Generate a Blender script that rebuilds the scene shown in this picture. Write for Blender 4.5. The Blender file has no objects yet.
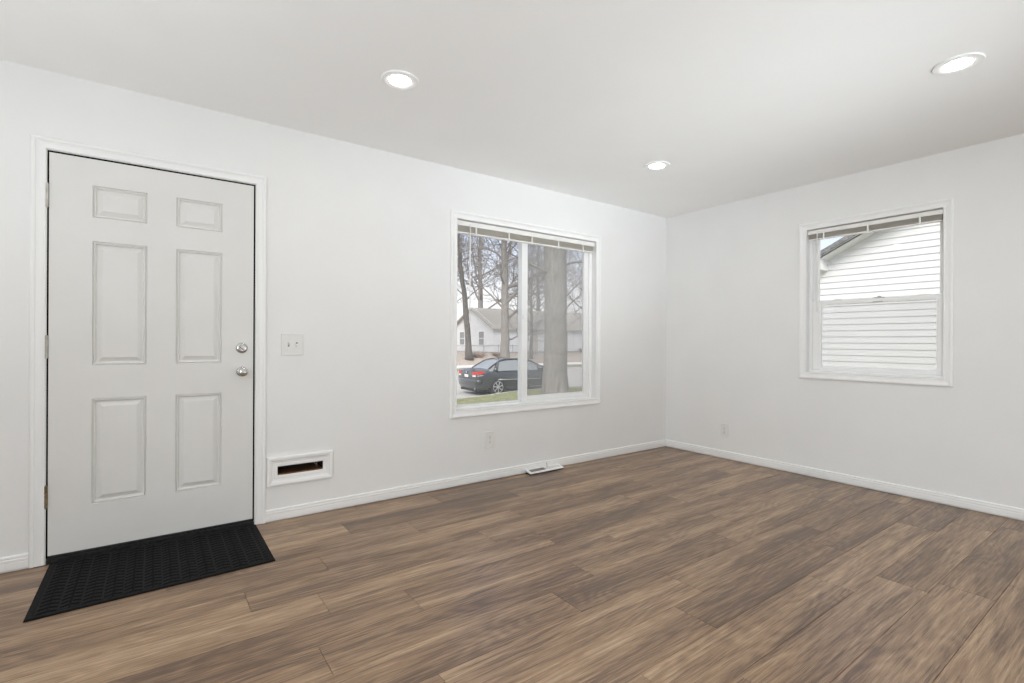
import bpy, bmesh, math, random
from mathutils import Vector, Matrix

# ------------------------------------------------------------------ camera, sky, lights, exposure
SC = bpy.context.scene
COL = SC.collection
EYE = 1.115
W = 3.333          # inner face of the wall with the door (plane Y = W)
L = 4.442          # inner face of the right-hand wall (plane X = L)
H = 2.44           # ceiling height
R_ = math.radians

yaw, roll = R_(54.14), R_(0.262)
fw = Vector((math.cos(yaw), math.sin(yaw), 0)); rt = Vector((math.sin(yaw), -math.cos(yaw), 0)); up = Vector((0, 0, 1))
rr = rt * math.cos(roll) + up * math.sin(roll); ur = up * math.cos(roll) - rt * math.sin(roll)
cam = bpy.data.cameras.new('camera'); cam_o = bpy.data.objects.new('camera', cam); COL.objects.link(cam_o)
m = Matrix((rr, ur, -fw)).transposed().to_4x4(); m.translation = (0, 0, EYE); cam_o.matrix_world = m
cam.sensor_fit = 'HORIZONTAL'; cam.sensor_width = 36; cam.lens = 495.9 * 36 / 1024; cam.shift_y = -0.3 / 1024
cam.clip_start = 0.05; cam.clip_end = 400
SC.camera = cam_o

SC.view_settings.view_transform = 'Standard'; SC.view_settings.look = 'None'
SC.view_settings.exposure = 0.02; SC.view_settings.gamma = 1.0; SC.view_settings.use_curve_mapping = False
SC.cycles.use_denoising = True; SC.cycles.denoising_prefilter = 'ACCURATE'; SC.cycles.use_adaptive_sampling = False
SC.cycles.max_bounces = 14; SC.cycles.diffuse_bounces = 8; SC.cycles.transparent_max_bounces = 24

w = bpy.data.worlds.new('sky'); SC.world = w; w.use_nodes = True
nt = w.node_tree; nt.nodes.clear()
wo = nt.nodes.new('ShaderNodeOutputWorld'); bg = nt.nodes.new('ShaderNodeBackground')
tc = nt.nodes.new('ShaderNodeTexCoord'); sx = nt.nodes.new('ShaderNodeSeparateXYZ'); rp = nt.nodes.new('ShaderNodeValToRGB')
nt.links.new(tc.outputs['Generated'], sx.inputs[0]); nt.links.new(sx.outputs['Z'], rp.inputs[0])
rp.color_ramp.elements[0].position = 0.09; rp.color_ramp.elements[0].color = (.90, .91, .92, 1)
rp.color_ramp.elements[1].position = 0.27; rp.color_ramp.elements[1].color = (.49, .66, 1.0, 1)
zn = rp.color_ramp.elements.new(.62); zn.color = (.80, .84, .92, 1)
nt.links.new(rp.outputs[0], bg.inputs[0]); bg.inputs[1].default_value = 1.3
nt.links.new(bg.outputs[0], wo.inputs[0])

def lamp(name, kind, loc, energy, color=(1, 1, 1), size=None, rot=None, angle=None, shape=None, size_y=None):
    d = bpy.data.lights.new(name, kind); d.energy = energy; d.color = color
    if size is not None: d.size = size
    if shape: d.shape = shape
    if size_y: d.size_y = size_y
    if angle is not None: d.angle = angle
    o = bpy.data.objects.new(name, d); o.location = loc
    if rot: o.rotation_euler = rot
    COL.objects.link(o); return o
# hazy sun from behind the house, on to the street side and the neighbour's wall
sun_dir = Vector((0.62, 0.52, -0.62)).normalized()
s = lamp('sun', 'SUN', (0, 0, 20), 3.9, (1, 0.955, 0.89), angle=R_(25)); s.rotation_euler = sun_dir.to_track_quat('-Z', 'Y').to_euler()
# the room's other downlights (beyond the frame), then unseen fill lights added to brighten walls and ceiling
LAMP_E = 86.0
for x, y in ((1.01, 0.67), (-1.04, 2.385), (-1.04, 0.67), (1.01, -1.05), (3.06, -1.05), (-1.04, -1.05)):
    lamp('downlight_lamp', 'AREA', (x, y, H - 0.012), 2.0, (1, 0.97, 0.925), size=0.11, shape='DISK')
def soft(name, loc, aim, energy, sx_, sy_, spread):
    o = lamp(name, 'AREA', loc, energy, (.86, .945, 1.0), size=sx_, shape='RECTANGLE', size_y=sy_)
    o.rotation_euler = (Vector(aim) - Vector(loc)).to_track_quat('-Z', 'Y').to_euler(); o.data.spread = R_(spread)
soft('ceiling_fill', (2.3, -1.1, .5), (.7, 1.45, 2.44), 16.0, 3.0, 1.6, 95)  # added fill, lifts the middle of the ceiling
soft('door_side_fill', (-1.5, 1.3, .5), (-1.2, 1.5, 2.44), 17.0, 1.4, 2.0, 120)  # added fill for the ceiling on the door side
soft('corner_fill', (2.2, -1.9, .3), (3.0, 2.7, 2.44), 8.8, 1.6, .8, 44)  # added fill for the ceiling towards the far corner
soft('rear_fill', (2.9, -2.3, 1.35), (3.0, 3.3, 1.0), 5.0, 2.8, 1.7, 180)  # added fill from the rear; that wall has no window
soft('side_fill', (-2.5, -.9, 1.4), (4.4, 1.6, 1.75), 77.0, 2.4, 1.6, 120)  # added fill from the side; that wall has no window

# ------------------------------------------------------------------ materials
def mat(name, color=(.8, .8, .8), rough=.5, metal=0., spec=.5):
    m_ = bpy.data.materials.new(name); m_.use_nodes = True
    b = m_.node_tree.nodes['Principled BSDF']
    b.inputs['Base Color'].default_value = (*color, 1); b.inputs['Roughness'].default_value = rough
    b.inputs['Metallic'].default_value = metal; b.inputs['Specular IOR Level'].default_value = spec
    return m_
def N(m_, t, **kw):
    n = m_.node_tree.nodes.new(t)
    for k, v in kw.items(): setattr(n, k, v)
    return n
def link(m_, a, b): m_.node_tree.links.new(a, b)
def bsdf(m_): return m_.node_tree.nodes['Principled BSDF']
def noisy(name, c1, c2, scale=8, rough=.6, metal=0., bump=0., bscale=None, stretch=(1, 1, 1), spec=.5, detail=5, lo=.35, hi=.65):
    m_ = mat(name, c1, rough, metal, spec)
    tc_ = N(m_, 'ShaderNodeTexCoord'); mp = N(m_, 'ShaderNodeMapping'); mp.inputs['Scale'].default_value = stretch
    link(m_, tc_.outputs['Object'], mp.inputs[0])
    nz = N(m_, 'ShaderNodeTexNoise'); nz.inputs['Scale'].default_value = scale; nz.inputs['Detail'].default_value = detail
    link(m_, mp.outputs[0], nz.inputs['Vector'])
    r = N(m_, 'ShaderNodeValToRGB'); r.color_ramp.elements[0].position = lo; r.color_ramp.elements[1].position = hi
    r.color_ramp.elements[0].color = (*c1, 1); r.color_ramp.elements[1].color = (*c2, 1)
    link(m_, nz.outputs['Fac'], r.inputs[0]); link(m_, r.outputs[0], bsdf(m_).inputs['Base Color'])
    if bump:
        n2 = N(m_, 'ShaderNodeTexNoise'); n2.inputs['Scale'].default_value = bscale or scale; n2.inputs['Detail'].default_value = 4
        link(m_, mp.outputs[0], n2.inputs['Vector'])
        bp = N(m_, 'ShaderNodeBump'); bp.inputs['Strength'].default_value = bump; bp.inputs['Distance'].default_value = .01
        link(m_, n2.outputs['Fac'], bp.inputs['Height']); link(m_, bp.outputs[0], bsdf(m_).inputs['Normal'])
    return m_

M = {}
M['wall'] = noisy('wall_paint', (.845, .842, .834), (.86, .857, .85), 3, .65, bump=.06, bscale=160, spec=.3)
M['ceiling'] = noisy('ceiling_paint', (.935, .933, .925), (.945, .943, .936), 3, .8, bump=.06, bscale=120, spec=.2)
M['trim'] = noisy('trim_paint', (.90, .898, .89), (.91, .908, .90), 5, .38, spec=.45)
M['door'] = noisy('door_paint', (.765, .755, .733), (.785, .776, .756), 4, .42, bump=.02, bscale=90, spec=.45)
M['vinyl'] = noisy('window_vinyl', (.90, .90, .895), (.91, .91, .905), 6, .3)
M['plastic'] = noisy('white_plastic', (.80, .79, .77), (.82, .81, .79), 20, .35)
M['dark'] = noisy('under_plate_black', (.008, .008, .008), (.014, .014, .014), 40, .6)
M['nickel'] = noisy('satin_nickel', (.50, .49, .47), (.62, .61, .59), 30, .22, metal=1.)
M['steel'] = noisy('aged_steel', (.42, .40, .36), (.60, .58, .54), 30, .35, metal=1.)
M['brass'] = noisy('tarnished_brass', (.22, .16, .09), (.34, .26, .15), 60, .4, metal=1.)
M['slotdark'] = mat('slot_lining', (.012, .010, .009), .8)
M['slotwood'] = noisy('slot_bare_wood', (.10, .045, .018), (.22, .10, .035), 18, .6, stretch=(1, 8, 8))
M['blind'] = noisy('blind_slat', (.84, .81, .75), (.87, .84, .78), 8, .4)
M['blindrail'] = noisy('blind_rail', (.87, .855, .825), (.89, .875, .845), 8, .4)
M['grille'] = noisy('grille_grey', (.25, .245, .235), (.32, .31, .30), 40, .5, metal=.4)

def glassy(name, tint=(1, 1, 1), refl=.05, haze=0., hazecol=(.6, .62, .63)):
    m_ = bpy.data.materials.new(name); m_.use_nodes = True; t = m_.node_tree; t.nodes.clear()
    o = t.nodes.new('ShaderNodeOutputMaterial'); a = t.nodes.new('ShaderNodeBsdfTransparent'); a.inputs[0].default_value = (*tint, 1)
    g = t.nodes.new('ShaderNodeBsdfGlossy'); g.inputs['Roughness'].default_value = .02
    lw = t.nodes.new('ShaderNodeFresnel'); lw.inputs[0].default_value = 1.25
    mx = t.nodes.new('ShaderNodeMixShader'); t.links.new(lw.outputs[0], mx.inputs[0]); t.links.new(a.outputs[0], mx.inputs[1]); t.links.new(g.outputs[0], mx.inputs[2])
    last = mx
    if haze:
        d = t.nodes.new('ShaderNodeBsdfDiffuse'); d.inputs[0].default_value = (*hazecol, 1)
        tl = t.nodes.new('ShaderNodeBsdfTranslucent'); tl.inputs[0].default_value = (*hazecol, 1)
        ad = t.nodes.new('ShaderNodeMixShader'); ad.inputs[0].default_value = .5; t.links.new(d.outputs[0], ad.inputs[1]); t.links.new(tl.outputs[0], ad.inputs[2])
        m2 = t.nodes.new('ShaderNodeMixShader'); m2.inputs[0].default_value = haze
        t.links.new(last.outputs[0], m2.inputs[1]); t.links.new(ad.outputs[0], m2.inputs[2]); last = m2
    t.links.new(last.outputs[0], o.inputs[0]); return m_
M['glass'] = glassy('window_glass', haze=.05, hazecol=(.80, .80, .79))
M['screen'] = glassy('insect_screen', haze=.20, refl=0, hazecol=(.55, .54, .52))

def emis(name, color, strength):
    m_ = bpy.data.materials.new(name); m_.use_nodes = True; t = m_.node_tree; t.nodes.clear()
    o = t.nodes.new('ShaderNodeOutputMaterial'); e = t.nodes.new('ShaderNodeEmission'); e.inputs[0].default_value = (*color, 1); e.inputs[1].default_value = strength
    t.links.new(e.outputs[0], o.inputs[0]); return m_
M['led'] = emis('led_diffuser', (1, .97, .925), LAMP_E)

def floor_material():
    m_ = mat('laminate_planks', (.18, .12, .08), .42, spec=.85); b = bsdf(m_)
    uv = N(m_, 'ShaderNodeUVMap', uv_map='grain'); at = N(m_, 'ShaderNodeAttribute', attribute_name='tone')
    sp = N(m_, 'ShaderNodeSeparateColor'); link(m_, at.outputs['Color'], sp.inputs[0])
    def noise(sx_, sy_, scale, det=6, dist=0., rough=.6):
        mp = N(m_, 'ShaderNodeMapping'); mp.inputs['Scale'].default_value = (sx_, sy_, 1); link(m_, uv.outputs[0], mp.inputs[0])
        n = N(m_, 'ShaderNodeTexNoise'); n.inputs['Scale'].default_value = scale; n.inputs['Detail'].default_value = det
        n.inputs['Distortion'].default_value = dist; n.inputs['Roughness'].default_value = rough; link(m_, mp.outputs[0], n.inputs['Vector']); return n
    def math_(op, a, c):
        n = N(m_, 'ShaderNodeMath', operation=op)
        for i, v in enumerate((a, c)):
            if isinstance(v, (int, float)): n.inputs[i].default_value = v
            else: link(m_, v, n.inputs[i])
        return n.outputs[0]
    broad = noise(.9, 9.5, 1.0, 2.5, .35)             # wide dark / light bands along the plank
    streak = noise(3.4, 105, 1.0, 7, .45, .72)       # pores
    fine = noise(9, 380, 1.0, 3, 0, .75)
    # cathedral figure: contour lines of a smooth stretched field
    fig = noise(.9, 5.2, 1.0, 2, .25, .4)
    ring = math_('SINE', math_('MULTIPLY', fig.outputs['Fac'], 110.0), 0)
    ring = math_('MULTIPLY', math_('ADD', ring, 1.0), .5)
    knot = noise(2.4, 9, 1.0, 2, 0, .4)
    v = math_('ADD', math_('MULTIPLY', broad.outputs['Fac'], .74), -.075)
    v = math_('ADD', v, math_('MULTIPLY', streak.outputs['Fac'], .84))
    v = math_('ADD', v, math_('MULTIPLY', fine.outputs['Fac'], .46))
    pn = noise(5, 120, 1.0, 3, .2, .6); pr = N(m_, 'ShaderNodeMapRange'); pr.inputs[1].default_value = .57; pr.inputs[2].default_value = .70; link(m_, pn.outputs['Fac'], pr.inputs[0])
    v = math_('SUBTRACT', v, math_('MULTIPLY', pr.outputs[0], .16))   # open pores
    v = math_('ADD', v, math_('MULTIPLY', ring, math_('MULTIPLY', math_('SUBTRACT', 1.0, broad.outputs['Fac']), .13)))
    v = math_('ADD', v, math_('MULTIPLY', math_('SUBTRACT', sp.outputs[0], .5), .20))
    cr = N(m_, 'ShaderNodeValToRGB'); e = cr.color_ramp.elements
    e[0].position = .62; e[0].color = (.100, .054, .028, 1); e[1].position = .95; e[1].color = (.53, .372, .235, 1)
    for p, c in ((.70, (.178, .101, .052)), (.77, (.275, .166, .090)), (.85, (.385, .248, .140))):
        x = e.new(p); x.color = (*c, 1)
    v0 = v; v = math_('MULTIPLY', v, 1 / 1.3)
    link(m_, v, cr.inputs[0]); link(m_, cr.outputs[0], b.inputs['Base Color'])
    rg = N(m_, 'ShaderNodeMapRange'); rg.inputs[3].default_value = .37; rg.inputs[4].default_value = .27
    link(m_, streak.outputs['Fac'], rg.inputs[0]); link(m_, rg.outputs[0], b.inputs['Roughness'])
    bp = N(m_, 'ShaderNodeBump'); bp.inputs['Strength'].default_value = .12; bp.inputs['Distance'].default_value = .002
    link(m_, v, bp.inputs['Height']); link(m_, bp.outputs[0], b.inputs['Normal'])
    return m_
M['floor'] = floor_material()

# ------------------------------------------------------------------ mesh helpers
class MB:
    def __init__(s): s.v = []; s.f = []; s.mi = []; s.cur = 0
    def V(s, p): s.v.append(tuple(p)); return len(s.v) - 1
    def F(s, *i): s.f.append(i); s.mi.append(s.cur)
    def quad(s, a, b, c, d): s.F(s.V(a), s.V(b), s.V(c), s.V(d))
    def box(s, a, b):
        (x0, y0, z0), (x1, y1, z1) = [min(p, q) for p, q in zip(a, b)], [max(p, q) for p, q in zip(a, b)]
        i = [s.V(p) for p in ((x0, y0, z0), (x1, y0, z0), (x1, y1, z0), (x0, y1, z0), (x0, y0, z1), (x1, y0, z1), (x1, y1, z1), (x0, y1, z1))]
        for q in ((0, 3, 2, 1), (4, 5, 6, 7), (0, 1, 5, 4), (1, 2, 6, 5), (2, 3, 7, 6), (3, 0, 4, 7)): s.F(*[i[k] for k in q])
    def rings(s, rings, closed=True, caps=True):
        idx = [[s.V(p) for p in r] for r in rings]; n = len(idx[0])
        for a, b in zip(idx, idx[1:]):
            for k in range(n if closed else n - 1): s.F(a[k], a[(k + 1) % n], b[(k + 1) % n], b[k])
        if caps: s.F(*reversed(idx[0])); s.F(*idx[-1])
    def tube(s, pts, rad, n=8, caps=True):
        pts = [Vector(p) for p in pts]
        if isinstance(rad, (int, float)): rad = [rad] * len(pts)
        rs = []; nrm = None
        for i, p in enumerate(pts):
            t = (pts[min(i + 1, len(pts) - 1)] - pts[max(i - 1, 0)]).normalized()
            if nrm is None: nrm = t.orthogonal().normalized()
            else:
                nrm = nrm - t * nrm.dot(t)
                nrm = nrm.normalized() if nrm.length > 1e-6 else t.orthogonal().normalized()
            b = t.cross(nrm)
            rs.append([p + (nrm * math.cos(2 * math.pi * k / n) + b * math.sin(2 * math.pi * k / n)) * rad[i] for k in range(n)])
        s.rings(rs, True, caps)
    def lathe(s, prof, c, axis, n=24):   # prof: (radius, distance along axis)
        a = Vector(axis).normalized(); u = a.orthogonal().normalized(); v = a.cross(u); c = Vector(c)
        s.rings([[c + a * d + (u * math.cos(2 * math.pi * k / n) + v * math.sin(2 * math.pi * k / n)) * max(r, 1e-5) for k in range(n)] for r, d in prof])
    def build(s, name, mats, parent=None, smooth=False, bevel=0, seg=2, auto=None, weld=False):
        me = bpy.data.meshes.new(name); me.from_pydata(s.v, [], s.f)
        mats = mats if isinstance(mats, (list, tuple)) else [mats]
        for x in mats: me.materials.append(x)
        if len(mats) > 1: me.polygons.foreach_set('material_index', s.mi)
        bm = bmesh.new(); bm.from_mesh(me)
        if weld: bmesh.ops.remove_doubles(bm, verts=bm.verts, dist=1e-5)
        bmesh.ops.recalc_face_normals(bm, faces=bm.faces)
        bm.to_mesh(me); bm.free()
        if smooth: me.polygons.foreach_set('use_smooth', [True] * len(me.polygons))
        me.update()
        o = bpy.data.objects.new(name, me); COL.objects.link(o)
        if parent: o.parent = parent; o.matrix_parent_inverse = parent.matrix_basis.inverted()
        if bevel:
            b = o.modifiers.new('b', 'BEVEL'); b.width = bevel; b.segments = seg; b.limit_method = 'ANGLE'; b.angle_limit = R_(40)
        if auto is not None: me.set_sharp_from_angle(angle=R_(auto))
        return o

def tag(o, label=None, cat=None, group=None, kind=None):
    if label: o['label'] = label
    if cat: o['category'] = cat
    if group: o['group'] = group
    if kind: o['kind'] = kind
    return o
def empty(name, loc=(0, 0, 0), rz=0):
    o = bpy.data.objects.new(name, None); o.location = loc; o.rotation_euler = (0, 0, rz); o.empty_display_size = .1; COL.objects.link(o)
    o.matrix_basis = Matrix.Translation(loc) @ Matrix.Rotation(rz, 4, 'Z'); return o
def copy_tree(o, parent=None):
    c = o.copy(); COL.objects.link(c)
    if parent: c.parent = parent
    for ch in list(o.children): copy_tree(ch, c)
    return c
def struct(o, label=None): o['kind'] = 'structure'; return o

# wall-plane mappings: (u along the wall, z up, d = distance into the room)
def onL(u, z, d=0.): return (u, W - d, z)          # door wall
def onR(u, z, d=0.): return (L - d, u, z)          # right-hand wall

def slab(mb, fn, u0, u1, z0, z1, holes, t):
    """A wall slab with rectangular holes: room face, outer face and reveals."""
    us = sorted({u0, u1, *[h[0] for h in holes], *[h[1] for h in holes]}); zs = sorted({z0, z1, *[h[2] for h in holes], *[h[3] for h in holes]})
    ins = lambda u, z: any(h[0] < u < h[1] and h[2] < z < h[3] for h in holes)
    solid = {}
    for i in range(len(us) - 1):
        for j in range(len(zs) - 1): solid[i, j] = not ins((us[i] + us[i + 1]) / 2, (zs[j] + zs[j + 1]) / 2)
    for (i, j), sd in solid.items():
        if not sd: continue
        a, b, c, d = us[i], us[i + 1], zs[j], zs[j + 1]
        mb.quad(fn(a, c), fn(b, c), fn(b, d), fn(a, d)); mb.quad(fn(a, c, -t), fn(a, d, -t), fn(b, d, -t), fn(b, c, -t))
        if not solid.get((i - 1, j)): mb.quad(fn(a, c), fn(a, d), fn(a, d, -t), fn(a, c, -t))
        if not solid.get((i + 1, j)): mb.quad(fn(b, c), fn(b, c, -t), fn(b, d, -t), fn(b, d))
        if not solid.get((i, j - 1)): mb.quad(fn(a, c), fn(a, c, -t), fn(b, c, -t), fn(b, c))
        if not solid.get((i, j + 1)): mb.quad(fn(a, d), fn(b, d), fn(b, d, -t), fn(a, d, -t))

def frame(mb, fn, u0, u1, z0, z1, prof, bottom=True, zfloor=None):
    """Mitred moulding round a rectangle; prof = (offset outward, stand-off d)."""
    def ring(o, d):
        if bottom: return [fn(u0 - o, z0 - o, d), fn(u0 - o, z1 + o, d), fn(u1 + o, z1 + o, d), fn(u1 + o, z0 - o, d)]
        return [fn(u0 - o, zfloor, d), fn(u0 - o, z1 + o, d), fn(u1 + o, z1 + o, d), fn(u1 + o, zfloor, d)]
    rs = [ring(o, d) for o, d in prof]
    if bottom:
        for a, b in zip(rs, rs[1:]):
            for k in range(4): mb.quad(a[k], a[(k + 1) % 4], b[(k + 1) % 4], b[k])
    else:
        for a, b in zip(rs, rs[1:]):
            for k in range(3): mb.quad(a[k], a[k + 1], b[k + 1], b[k])
        mb.F(*[mb.V(r[0]) for r in rs]); mb.F(*[mb.V(r[3]) for r in rs])

CASING = [(0, -.002), (0, .009), (.004, .012), (.009, .012), (.011, .009), (.024, .010), (.036, .014), (.040, .0185), (.048, .0195), (.053, .018), (.057, .012), (.057, -.002)]

# ------------------------------------------------------------------ room shell
X0, Y0 = -2.6, -2.4        # unseen end walls of the room
T = .15
DOOR_H = (-.432, .498, -.02, 2.052)
WIN1 = (1.883, 3.380, .581, 2.055)
SLOT = (.623, .896, .278, .334)
WIN2 = (1.037, 1.925, .871, 2.056)
b = MB(); slab(b, onL, X0 - T, L + T, -.02, H + .1, [DOOR_H, WIN1, SLOT], T); struct(b.build('wall_left', M['wall'], weld=True))
b = MB(); slab(b, onR, Y0 - T, W - .0005, -.02, H + .1, [WIN2], T); struct(b.build('wall_right', M['wall'], weld=True))
b = MB(); b.box((X0 - T, Y0 - T, -.02), (L - .0005, Y0, H + .1)); struct(b.build('wall_rear', M['wall']))
b = MB(); b.box((X0 - T, Y0 + .0005, -.02), (X0, W - .0005, H + .1)); struct(b.build('wall_side', M['wall']))
b = MB(); b.box((X0 - T, Y0 - T, H), (L + T, W + T, H + .12)); struct(b.build('ceiling', M['ceiling']))

# plank floor: one mesh, rows of 196 mm planks 1216 mm long, joints where the photograph shows them
def build_floor():
    rnd = random.Random(11)
    PW, PL, Y1 = .1957, 1.216, .508
    joint = {-1: 3.204, 0: 2.96, 1: 2.81, 2: 2.546, 3: 1.783, 4: 1.993, 5: 1.438, 6: .49, 7: .912, 8: .59, 9: .329, 10: .695, 11: .05, 12: .93, 13: .40, 14: 1.1}
    tones = {(4, 0): .85, (3, 1): .2, (5, 0): .62, (4, 1): .25, (3, 0): .55, (1, 0): .72, (1, 1): .5, (2, 1): .8, (0, 0): .62}
    v = []; f = []; uvs = []; cols = []
    e, d = .0014, .0018
    for r in range(-15, 15):
        y0, y1 = Y1 + r * PW, Y1 + (r + 1) * PW
        y0, y1 = max(y0, Y0), min(y1, W - .004)
        if y1 - y0 < .01: continue
        j = joint.get(r, rnd.uniform(0, PL)); 
        while j > X0: j -= PL
        k = 0; base = joint.get(r, j)
        while j < L:
            x0, x1 = max(j, X0), min(j + PL, L - .004); kk = round((j + PL - base) / PL)
            if x1 - x0 > .02:
                i = len(v)
                v += [(x0 + .0003, y0 + .0003, -d), (x1 - .0003, y0 + .0003, -d), (x1 - .0003, y1 - .0003, -d), (x0 + .0003, y1 - .0003, -d),
                      (x0 + e, y0 + e, 0), (x1 - e, y0 + e, 0), (x1 - e, y1 - e, 0), (x0 + e, y1 - e, 0)]
                f += [(i + 4, i + 5, i + 6, i + 7), (i, i + 1, i + 5, i + 4), (i + 1, i + 2, i + 6, i + 5), (i + 2, i + 3, i + 7, i + 6), (i + 3, i, i + 4, i + 7)]
                o1, o2 = rnd.uniform(0, 40), rnd.uniform(0, 40); t = tones.get((r, kk), rnd.betavariate(2.2, 2.2)); fl = rnd.choice((-1, 1))
                for q in f[-5:]:
                    for n in q: uvs.append((v[n][0] * fl + o1, v[n][1] + o2)); cols.append((t, rnd.random() * 0 + .5, .5, 1))
            j += PL; k += 1
    i = len(v); v += [(X0 - T, Y0 - T, -d - .0004), (L + T, Y0 - T, -d - .0004), (L + T, W + T, -d - .0004), (X0 - T, W + T, -d - .0004)]
    nf = len(f); f.append((i, i + 1, i + 2, i + 3)); uvs += [(0, 0)] * 4; cols += [(0, .5, .5, 1)] * 4
    i = len(v); z = -.12
    v += [(X0 - T, Y0 - T, z), (L + T, Y0 - T, z), (L + T, W + T, z), (X0 - T, W + T, z)]
    f.append((i + 3, i + 2, i + 1, i)); uvs += [(0, 0)] * 4; cols += [(0, .5, .5, 1)] * 4
    me = bpy.data.meshes.new('floor'); me.from_pydata(v, [], f)
    me.materials.append(M['floor']); me.materials.append(mat('seam_core', (.03, .02, .014), .8))
    me.polygons[nf].material_index = 1; me.polygons[nf + 1].material_index = 1
    me.uv_layers.new(name='grain'); me.color_attributes.new('tone', 'FLOAT_COLOR', 'CORNER'); u = me.uv_layers['grain']; c = me.color_attributes['tone']
    for k, (q, cc) in enumerate(zip(uvs, cols)): u.data[k].uv = q; c.data[k].color = cc
    o = bpy.data.objects.new('floor', me); COL.objects.link(o); return struct(o)
build_floor()

BASE = [(.010, 0), (.010, .012), (.040, .012), (.044, .0105), (.047, .0125), (.056, .0125), (.060, .0095), (.064, .0115), (.071, .0105), (.075, .004), (.075, 0)]
def baseboard(name, fn, u0, u1):
    bb = MB(); bb.rings([[fn(u, z, d) for z, d in BASE] for u in (u0, u1)]); return struct(bb.build(name, M['trim']))
baseboard('baseboard_left', onL, .5555, L - .0125)
baseboard('baseboard_left', onL, X0, -.4885)
baseboard('baseboard_right', onR, Y0, W)

# ------------------------------------------------------------------ front door
door = empty('door_1', (0, W, 0)); struct(door)
DL, DR, DB, DT = -.4215, .4865, .040, 2.0415
cols_, rows_ = ((-.2565, -.0295), (.1005, .3225)), ((.266, .809), (.980, 1.620), (1.740, 1.907))
def door_leaf():
    mb = MB(); holes = [(c[0], c[1], r[0], r[1]) for c in cols_ for r in rows_]
    us = sorted({DL, DR, *[q for h in holes for q in h[:2]]}); zs = sorted({DB, DT, *[q for h in holes for q in h[2:]]})
    for i in range(len(us) - 1):
        for j in range(len(zs) - 1):
            uc, zc = (us[i] + us[i + 1]) / 2, (zs[j] + zs[j + 1]) / 2
            if any(h[0] < uc < h[1] and h[2] < zc < h[3] for h in holes): continue
            mb.quad(onL(us[i], zs[j]), onL(us[i + 1], zs[j]), onL(us[i + 1], zs[j + 1]), onL(us[i], zs[j + 1]))
    prof = [(0, 0), (.002, -.009), (.0045, -.009), (.009, -.001), (.0125, -.003), (.015, -.0135), (.019, -.0145), (.040, -.002), (.0425, -.001)]
    for h in holes:
        rs = [[onL(h[0] + o, h[2] + o, d), onL(h[1] - o, h[2] + o, d), onL(h[1] - o, h[3] - o, d), onL(h[0] + o, h[3] - o, d)] for o, d in prof]
        for a, c in zip(rs, rs[1:]):
            for k in range(4): mb.quad(a[k], a[(k + 1) % 4], c[(k + 1) % 4], c[k])
        mb.quad(*rs[-1])
    t = -.044
    for p, q in (((DL, DB), (DR, DB)), ((DR, DB), (DR, DT)), ((DR, DT), (DL, DT)), ((DL, DT), (DL, DB))):
        mb.quad(onL(*p), onL(*p, t), onL(*q, t), onL(*q))
    mb.quad(onL(DL, DB, t), onL(DL, DT, t), onL(DR, DT, t), onL(DR, DB, t))
    return mb.build('door_leaf', M['door'], door, weld=True)
door_leaf()
# jamb with dark weatherstrip behind the leaf
b = MB()
for a, c in (((-.432, .0), (-.4285, 2.052)), ((.4955, .0), (.498, 2.052)), ((-.4285, 2.0505), (.4955, 2.052))): b.box(onL(*a, .001), onL(*c, -T))
b.build('door_frame', M['trim'], door)
b = MB()
for a, c in (((-.4285, .0), (-.4195, 2.0495)), ((.481, .0), (.4955, 2.0495)), ((-.4195, 2.036), (.481, 2.0495)), ((-.4195, .0), (.481, .046))): b.box(onL(*a, -.0455), onL(*c, -.075))
for a, c in (((-.4285, .03), (-.4217, 2.0500)), ((.4867, .03), (.4955, 2.0505)), ((-.4217, 2.0417), (.4867, 2.0505))): b.box(onL(*a, -.0025), onL(*c, -.045))  # black strips stand in for the shade in the gap round the leaf
b.build('weatherstrip_and_gap', mat('gap_black', (.003, .003, .003), .9, spec=.08), door)
# sweep and sill
b = MB(); b.box(onL(-.428, 0.0005, .002), onL(.495, .022, -.14)); b.box(onL(-.428, .022, -.004), onL(.495, .032, -.14)); b.box(onL(-.4215, .026, .0035), onL(.4865, .0385, -.04))
o = b.build('threshold', noisy('black_sill', (.010, .010, .010), (.03, .03, .03), 60, .35), door, bevel=.002)
b = MB()
for u in (-.40, -.30, -.23, -.08, .15, .33): b.lathe([(.0022, 0), (.0018, .0012), (0.0002, .0014)], onL(u, .024, -.004), (0, -1, 0), 8)
b.build('sill_screw', M['nickel'], door)

def hinge(z0, z1, m_):
    mb = MB(); c = onL(-.4285, z0, .0065)
    n = 5; hh = (z1 - z0) / n
    for k in range(n): mb.lathe([(.0055, k * hh + .0006), (.0062, k * hh + .0014), (.0062, (k + 1) * hh - .0014), (.0055, (k + 1) * hh - .0006)], c, (0, 0, 1), 12)
    mb.lathe([(.0045, -.004), (.0045, z1 - z0 + .004)], c, (0, 0, 1), 10)
    mb.box(onL(-.4265, z0 + .003, .0045), onL(-.4222, z1 - .003, -.0005))
    return mb.build('hinge', m_, door)
hinge(1.768, 1.884, M['steel']); hinge(1.022, 1.131, M['steel'])
tag(hinge(.280, .389, M['brass']), 'tarnished brown hinge, lowest of three')

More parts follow.
